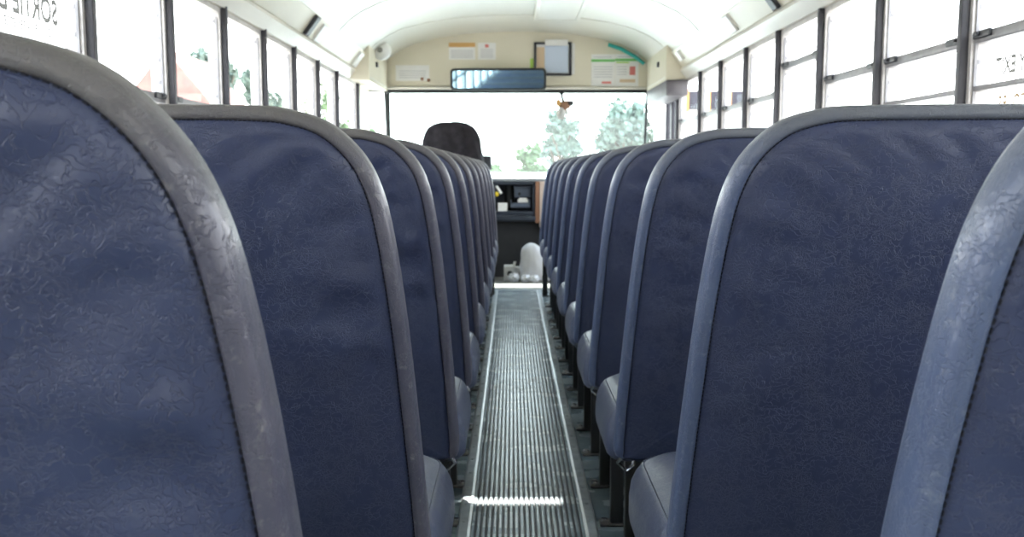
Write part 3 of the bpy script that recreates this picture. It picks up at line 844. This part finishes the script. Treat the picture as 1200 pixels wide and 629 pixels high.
wb = empty('carton', (-.024, 9.20, 0)); tag(wb, 'small white carton with a dark round hole, on the front floor', 'carton')
q = MB(); q.box((-.040, -.05, 0), (.052, .05, .118), 0, .004); q.build('box_body', M['paper'], wb, 40)
q = MB(); q.tube([(.006, -.051, .055), (.006, -.045, .055)], .022, 0, 14); q.build('hole', M['rubber'], wb, 40)
q = MB(); q.add([(.030, -.05, .118), (.050, -.05, .118), (.056, -.06, .15), (.036, -.06, .15), (.030, -.047, .118), (.050, -.047, .118), (.056, -.057, .15), (.036, -.057, .15)], [(0, 1, 2, 3), (7, 6, 5, 4), (0, 4, 5, 1), (1, 5, 6, 2), (2, 6, 7, 3), (3, 7, 4, 0)]); q.build('flap', M['paper'], wb)
q = MB(); q.box((-.05, -.04, 0), (.05, .04, .10), 0, .004); ob = q.build('paper_box', M['paper'], None, 40, (.075, 9.26, 0)); tag(ob, 'plain white box between the carton and the plastic bag', 'box')
for k, (x, y, r) in enumerate(((.012, 9.045, .034), (.104, 9.00, .030), (.172, 8.975, .030))):
    q = MB(); q.blob((0, 0, r * .9), (r * 1.15, r, r), 0, 22, 16, .55, 3.2); ob = q.build('crumpled_tissue', M['tissue'], None, 25, (x, y, 0))
    tag(ob, ['leftmost of three crumpled white tissues in front of the carton', 'middle of three crumpled white tissues on the front floor', 'rightmost crumpled white tissue, in front of the plastic bag'][k], 'tissue', 'crumpled tissues')

# driver's seat with a jacket over it
dv = empty('driver_seat', (-.425, 8.55, 0)); tag(dv, 'dark high-backed driver seat behind the left crash barrier', 'driver seat')
q = MB(); q.box((-.23, .06, .42), (.23, .52, .54), 0, .04); q.build('cushion', M['seatdark'], dv, 50)
q = MB(); rings = []
for z, hw, yy, th in ((.50, .20, .03, .05), (.54, .225, .02, .065), (.75, .235, 0, .07), (.95, .225, -.03, .065), (1.05, .19, -.045, .055), (1.12, .165, -.055, .05), (1.155, .13, -.06, .04)):
    rings.append([(a, yy + b, z) for a, b in rrect(-hw, hw, -th, th, (.04, .04, .04, .04), 4)])
q.loft(rings, True, True); q.build('backrest', M['seatdark'], dv, 50)
q = MB(); q.box((.215, -.05, .86), (.275, .05, .965), 0, .012); q.build('side_bolster', M['seatdark'], dv, 40)
q = MB(); q.tube([(0, .29, .0), (0, .29, .42)], [.16, .09], 0, 14); q.box((-.2, .1, 0), (.2, .48, .02), 0, .006); q.build('pedestal', M['dark'], dv, 40)
q = MB(); rings = []
nj = 60
for i, (z, hw, th) in enumerate(((.80, .235, .118), (.88, .235, .118), (.96, .222, .115), (1.02, .214, .11), (1.08, .203, .103), (1.13, .186, .095), (1.165, .165, .082), (1.188, .125, .064), (1.200, .075, .04), (1.203, .02, .012))):
    r = []
    for j in range(nj):
        t = 2 * PI * j / nj
        cx_, sy_ = math.cos(t), math.sin(t)
        ex = abs(cx_) ** .75 * (1 if cx_ > 0 else -1); ey = abs(sy_) ** .75 * (1 if sy_ > 0 else -1)
        amp = min(1, (1.21 - z) / .12)
        k = 1 + amp * .10 * noise.noise(Vector((ex * 4.5, ey * 3, z * 1.5 + 2))) + amp * .075 * math.sin(t * 11 + z * 3 + 2 * noise.noise(Vector((t, z * 4, 0))))
        r.append((ex * hw * k, ey * th * k - .045, z + (.012 * noise.noise(Vector((ex * 3, ey * 3, 5))) if i else .04 * math.sin(t * 3))))
    rings.append(r)
q.loft(rings, False, True)
jk = q.build('jacket', M['jacket'], None, 60, (-.440, 8.55, 0)); tag(jk, 'black jacket draped over the top of the driver seat', 'jacket')

# ------------------------------------------------------------------ outside
GZ = -1.0
g = MB(); g.box((-120, -60, GZ - .1), (120, 160, GZ)); struct(g.build('ground', M['asphalt']))
def tree(x, y, h, r, m, lab, seed, n=1500, leaf=.15):
    rnd = random.Random(seed)
    root = empty('tree', (x, y, GZ)); tag(root, lab, 'tree', 'trees outside')
    q = MB(); q.tube([(0, 0, 0), (.08, .02, h * .35), (.02, -.05, h * .7)], [.045 * r + .1, .03 * r + .07, .05], 0, 8)
    for k in range(6):
        a = rnd.uniform(0, 2 * PI); z0 = h * rnd.uniform(.3, .6)
        q.tube([(.05, 0, z0), (math.cos(a) * r * .35, math.sin(a) * r * .35, z0 + h * .15), (math.cos(a) * r * .6, math.sin(a) * r * .6, z0 + h * .28)], [.07, .045, .02], 0, 6)
    q.build('trunk', M['bark'], root, 50)
    cl = []
    for k in range(13):
        a = rnd.uniform(0, 2 * PI); t = rnd.random(); rr = r * .62 * math.sqrt(rnd.random()) * (1.1 - .55 * t)
        cl.append((math.cos(a) * rr, math.sin(a) * rr, h * (.38 + .52 * t), r * rnd.uniform(.28, .46)))
    q = MB()
    for k in range(n):
        c_ = cl[rnd.randrange(len(cl))]
        d = Vector((rnd.gauss(0, 1), rnd.gauss(0, 1), rnd.gauss(0, .8))).normalized() * (rnd.random() ** .4) * c_[3]
        p = Vector(c_[:3]) + d
        u = Vector((rnd.gauss(0, 1), rnd.gauss(0, 1), rnd.gauss(0, 1))).normalized(); w = u.orthogonal().normalized(); u = u.cross(w)
        s1 = leaf * rnd.uniform(.6, 1.3); s2 = s1 * .55
        q.add([p - u * s1, p + w * s2, p + u * s1, p - w * s2], [(0, 1, 2, 3)])
    q.build('foliage', m, root)
    return root
tree(4.2, 46, 4.7, 1.9, M['leafb'], 'pale bushy tree beyond the windshield, right of the ornament', 1, 3400)
tree(1.9, 44, 4.2, .95, M['leafb'], 'slim pale tree beyond the windshield, straight below the ornament', 2, 1700)
tree(.75, 48, 2.9, .9, M['leafa'], 'low green tree beyond the windshield near its middle', 3, 1300)
tree(-.9, 52, 2.3, .8, M['leafa'], 'small low green tree beyond the windshield above the dash', 4, 700)
tree(6.6, 50, 3.2, 1.3, M['leafa'], 'small tree beyond the right end of the windshield', 5, 900)
tree(-12.3, 48.5, 7.2, 1.6, M['leafb'], 'tall bluish tree rising behind the red roof through the left windows', 6, 6500)
tree(-11.2, 52.5, 6.6, 1.35, M['leafb'], 'bluish green tree right of the one behind the red roof, through the left windows', 7, 5000)
tree(-7.0, 36.5, 4.0, 1.1, M['leafa'], 'bright green low tree through the left windows further forward', 8, 1100)
tree(-7.2, 45.5, 5.6, 1.4, M['leafa'], 'yellow-green tree seen through the front left windows', 9, 1100)
tree(-8.1, 62.0, 4.8, 1.5, M['leafa'], 'distant green tree seen past the driver window', 10, 1000)
hs = empty('house', (-10.75, 41, GZ)); tag(hs, 'white house with a red gable roof through the left windows', 'house')
q = MB(); q.box((-2.2, -2, 0), (1.1, 3, 3.3)); q.build('walls', M['wallw'], hs)
q = MB(); q.prism([(-2.6, 3.2), (1.6, 3.2), (-.5, 5.75)], -2.4, 3.4); q.build('roof', M['roofred'], hs)
for x in (-1.9, .1):
    q = MB(); q.box((x, -2.04, 1.2), (x + .9, -1.99, 2.2)); wf = q.build('window', M['awn'], hs)
bd = empty('shop_building', (7.0, 40.0, GZ)); tag(bd, 'white building with a dark fascia and orange pillars through the right windows', 'building')
q = MB(); q.box((-1.6, 0, 0), (6, 5, 3.9)); q.build('walls', M['wallw'], bd)
q = MB(); q.box((-1.15, -.35, 3.85), (.78, 0, 4.45)); q.build('fascia', M['awn'], bd)
for x in (-1.2, -.48, .22):
    q = MB(); q.box((x, -.45, 3.78), (x + .11, -.01, 4.5), 0, .02); q.build('pillar', M['orangep'], bd)

# ------------------------------------------------------------------ light
W = bpy.data.worlds.new('World'); S.world = W; W.use_nodes = True
nt = W.node_tree; bg = nt.nodes['Background']
tcn = nt.nodes.new('ShaderNodeTexCoord'); sx = nt.nodes.new('ShaderNodeSeparateXYZ'); rp = nt.nodes.new('ShaderNodeValToRGB')
nt.links.new(tcn.outputs['Generated'], sx.inputs[0]); nt.links.new(sx.outputs['Z'], rp.inputs['Fac']); nt.links.new(rp.outputs['Color'], bg.inputs['Color'])
rp.color_ramp.elements[0].position = 0; rp.color_ramp.elements[0].color = (1, .99, .97, 1)
rp.color_ramp.elements[1].position = .8; rp.color_ramp.elements[1].color = (.62, .78, 1, 1)
bg.inputs['Strength'].default_value = 7.0
sd = bpy.data.lights.new('sun', 'SUN'); sd.energy = 28; sd.angle = math.radians(.53); sd.color = (1, .96, .9)
so = bpy.data.objects.new('sun', sd); COL.objects.link(so)
EL, AZ = math.radians(58), math.radians(6)
dirv = Vector((math.sin(AZ) * math.cos(EL), math.cos(AZ) * math.cos(EL), math.sin(EL)))      # towards the sun
so.rotation_euler = dirv.to_track_quat('Z', 'Y').to_euler(); so.location = (0, 12, 20)

# ------------------------------------------------------------------ camera
F = 1364.0; PV = 390.0; V0 = 198.0
cd = bpy.data.cameras.new('camera'); cam = bpy.data.objects.new('camera', cd); COL.objects.link(cam)
cd.sensor_width = 36; cd.lens = F / 1200 * 36; cd.sensor_fit = 'HORIZONTAL'
cd.shift_y = (PV - 314.5) / 1200
cam.location = (0, 0, H); cam.rotation_euler = (PI / 2 - math.atan((PV - V0) / F), 0, 0)
cd.clip_start = .02; cd.clip_end = 400
cd.dof.use_dof = True; cd.dof.focus_distance = 1.15; cd.dof.aperture_fstop = 17.5
S.camera = cam

S.view_settings.view_transform = 'Standard'; S.view_settings.look = 'None'
S.view_settings.gamma = 1; S.view_settings.use_curve_mapping = False
S.view_settings.exposure = 0.07
S.cycles.max_bounces = 10; S.cycles.diffuse_bounces = 6; S.cycles.transparent_max_bounces = 24
S.cycles.use_denoising = True
S.cycles.sample_clamp_indirect = 8
S.cycles.caustics_reflective = False
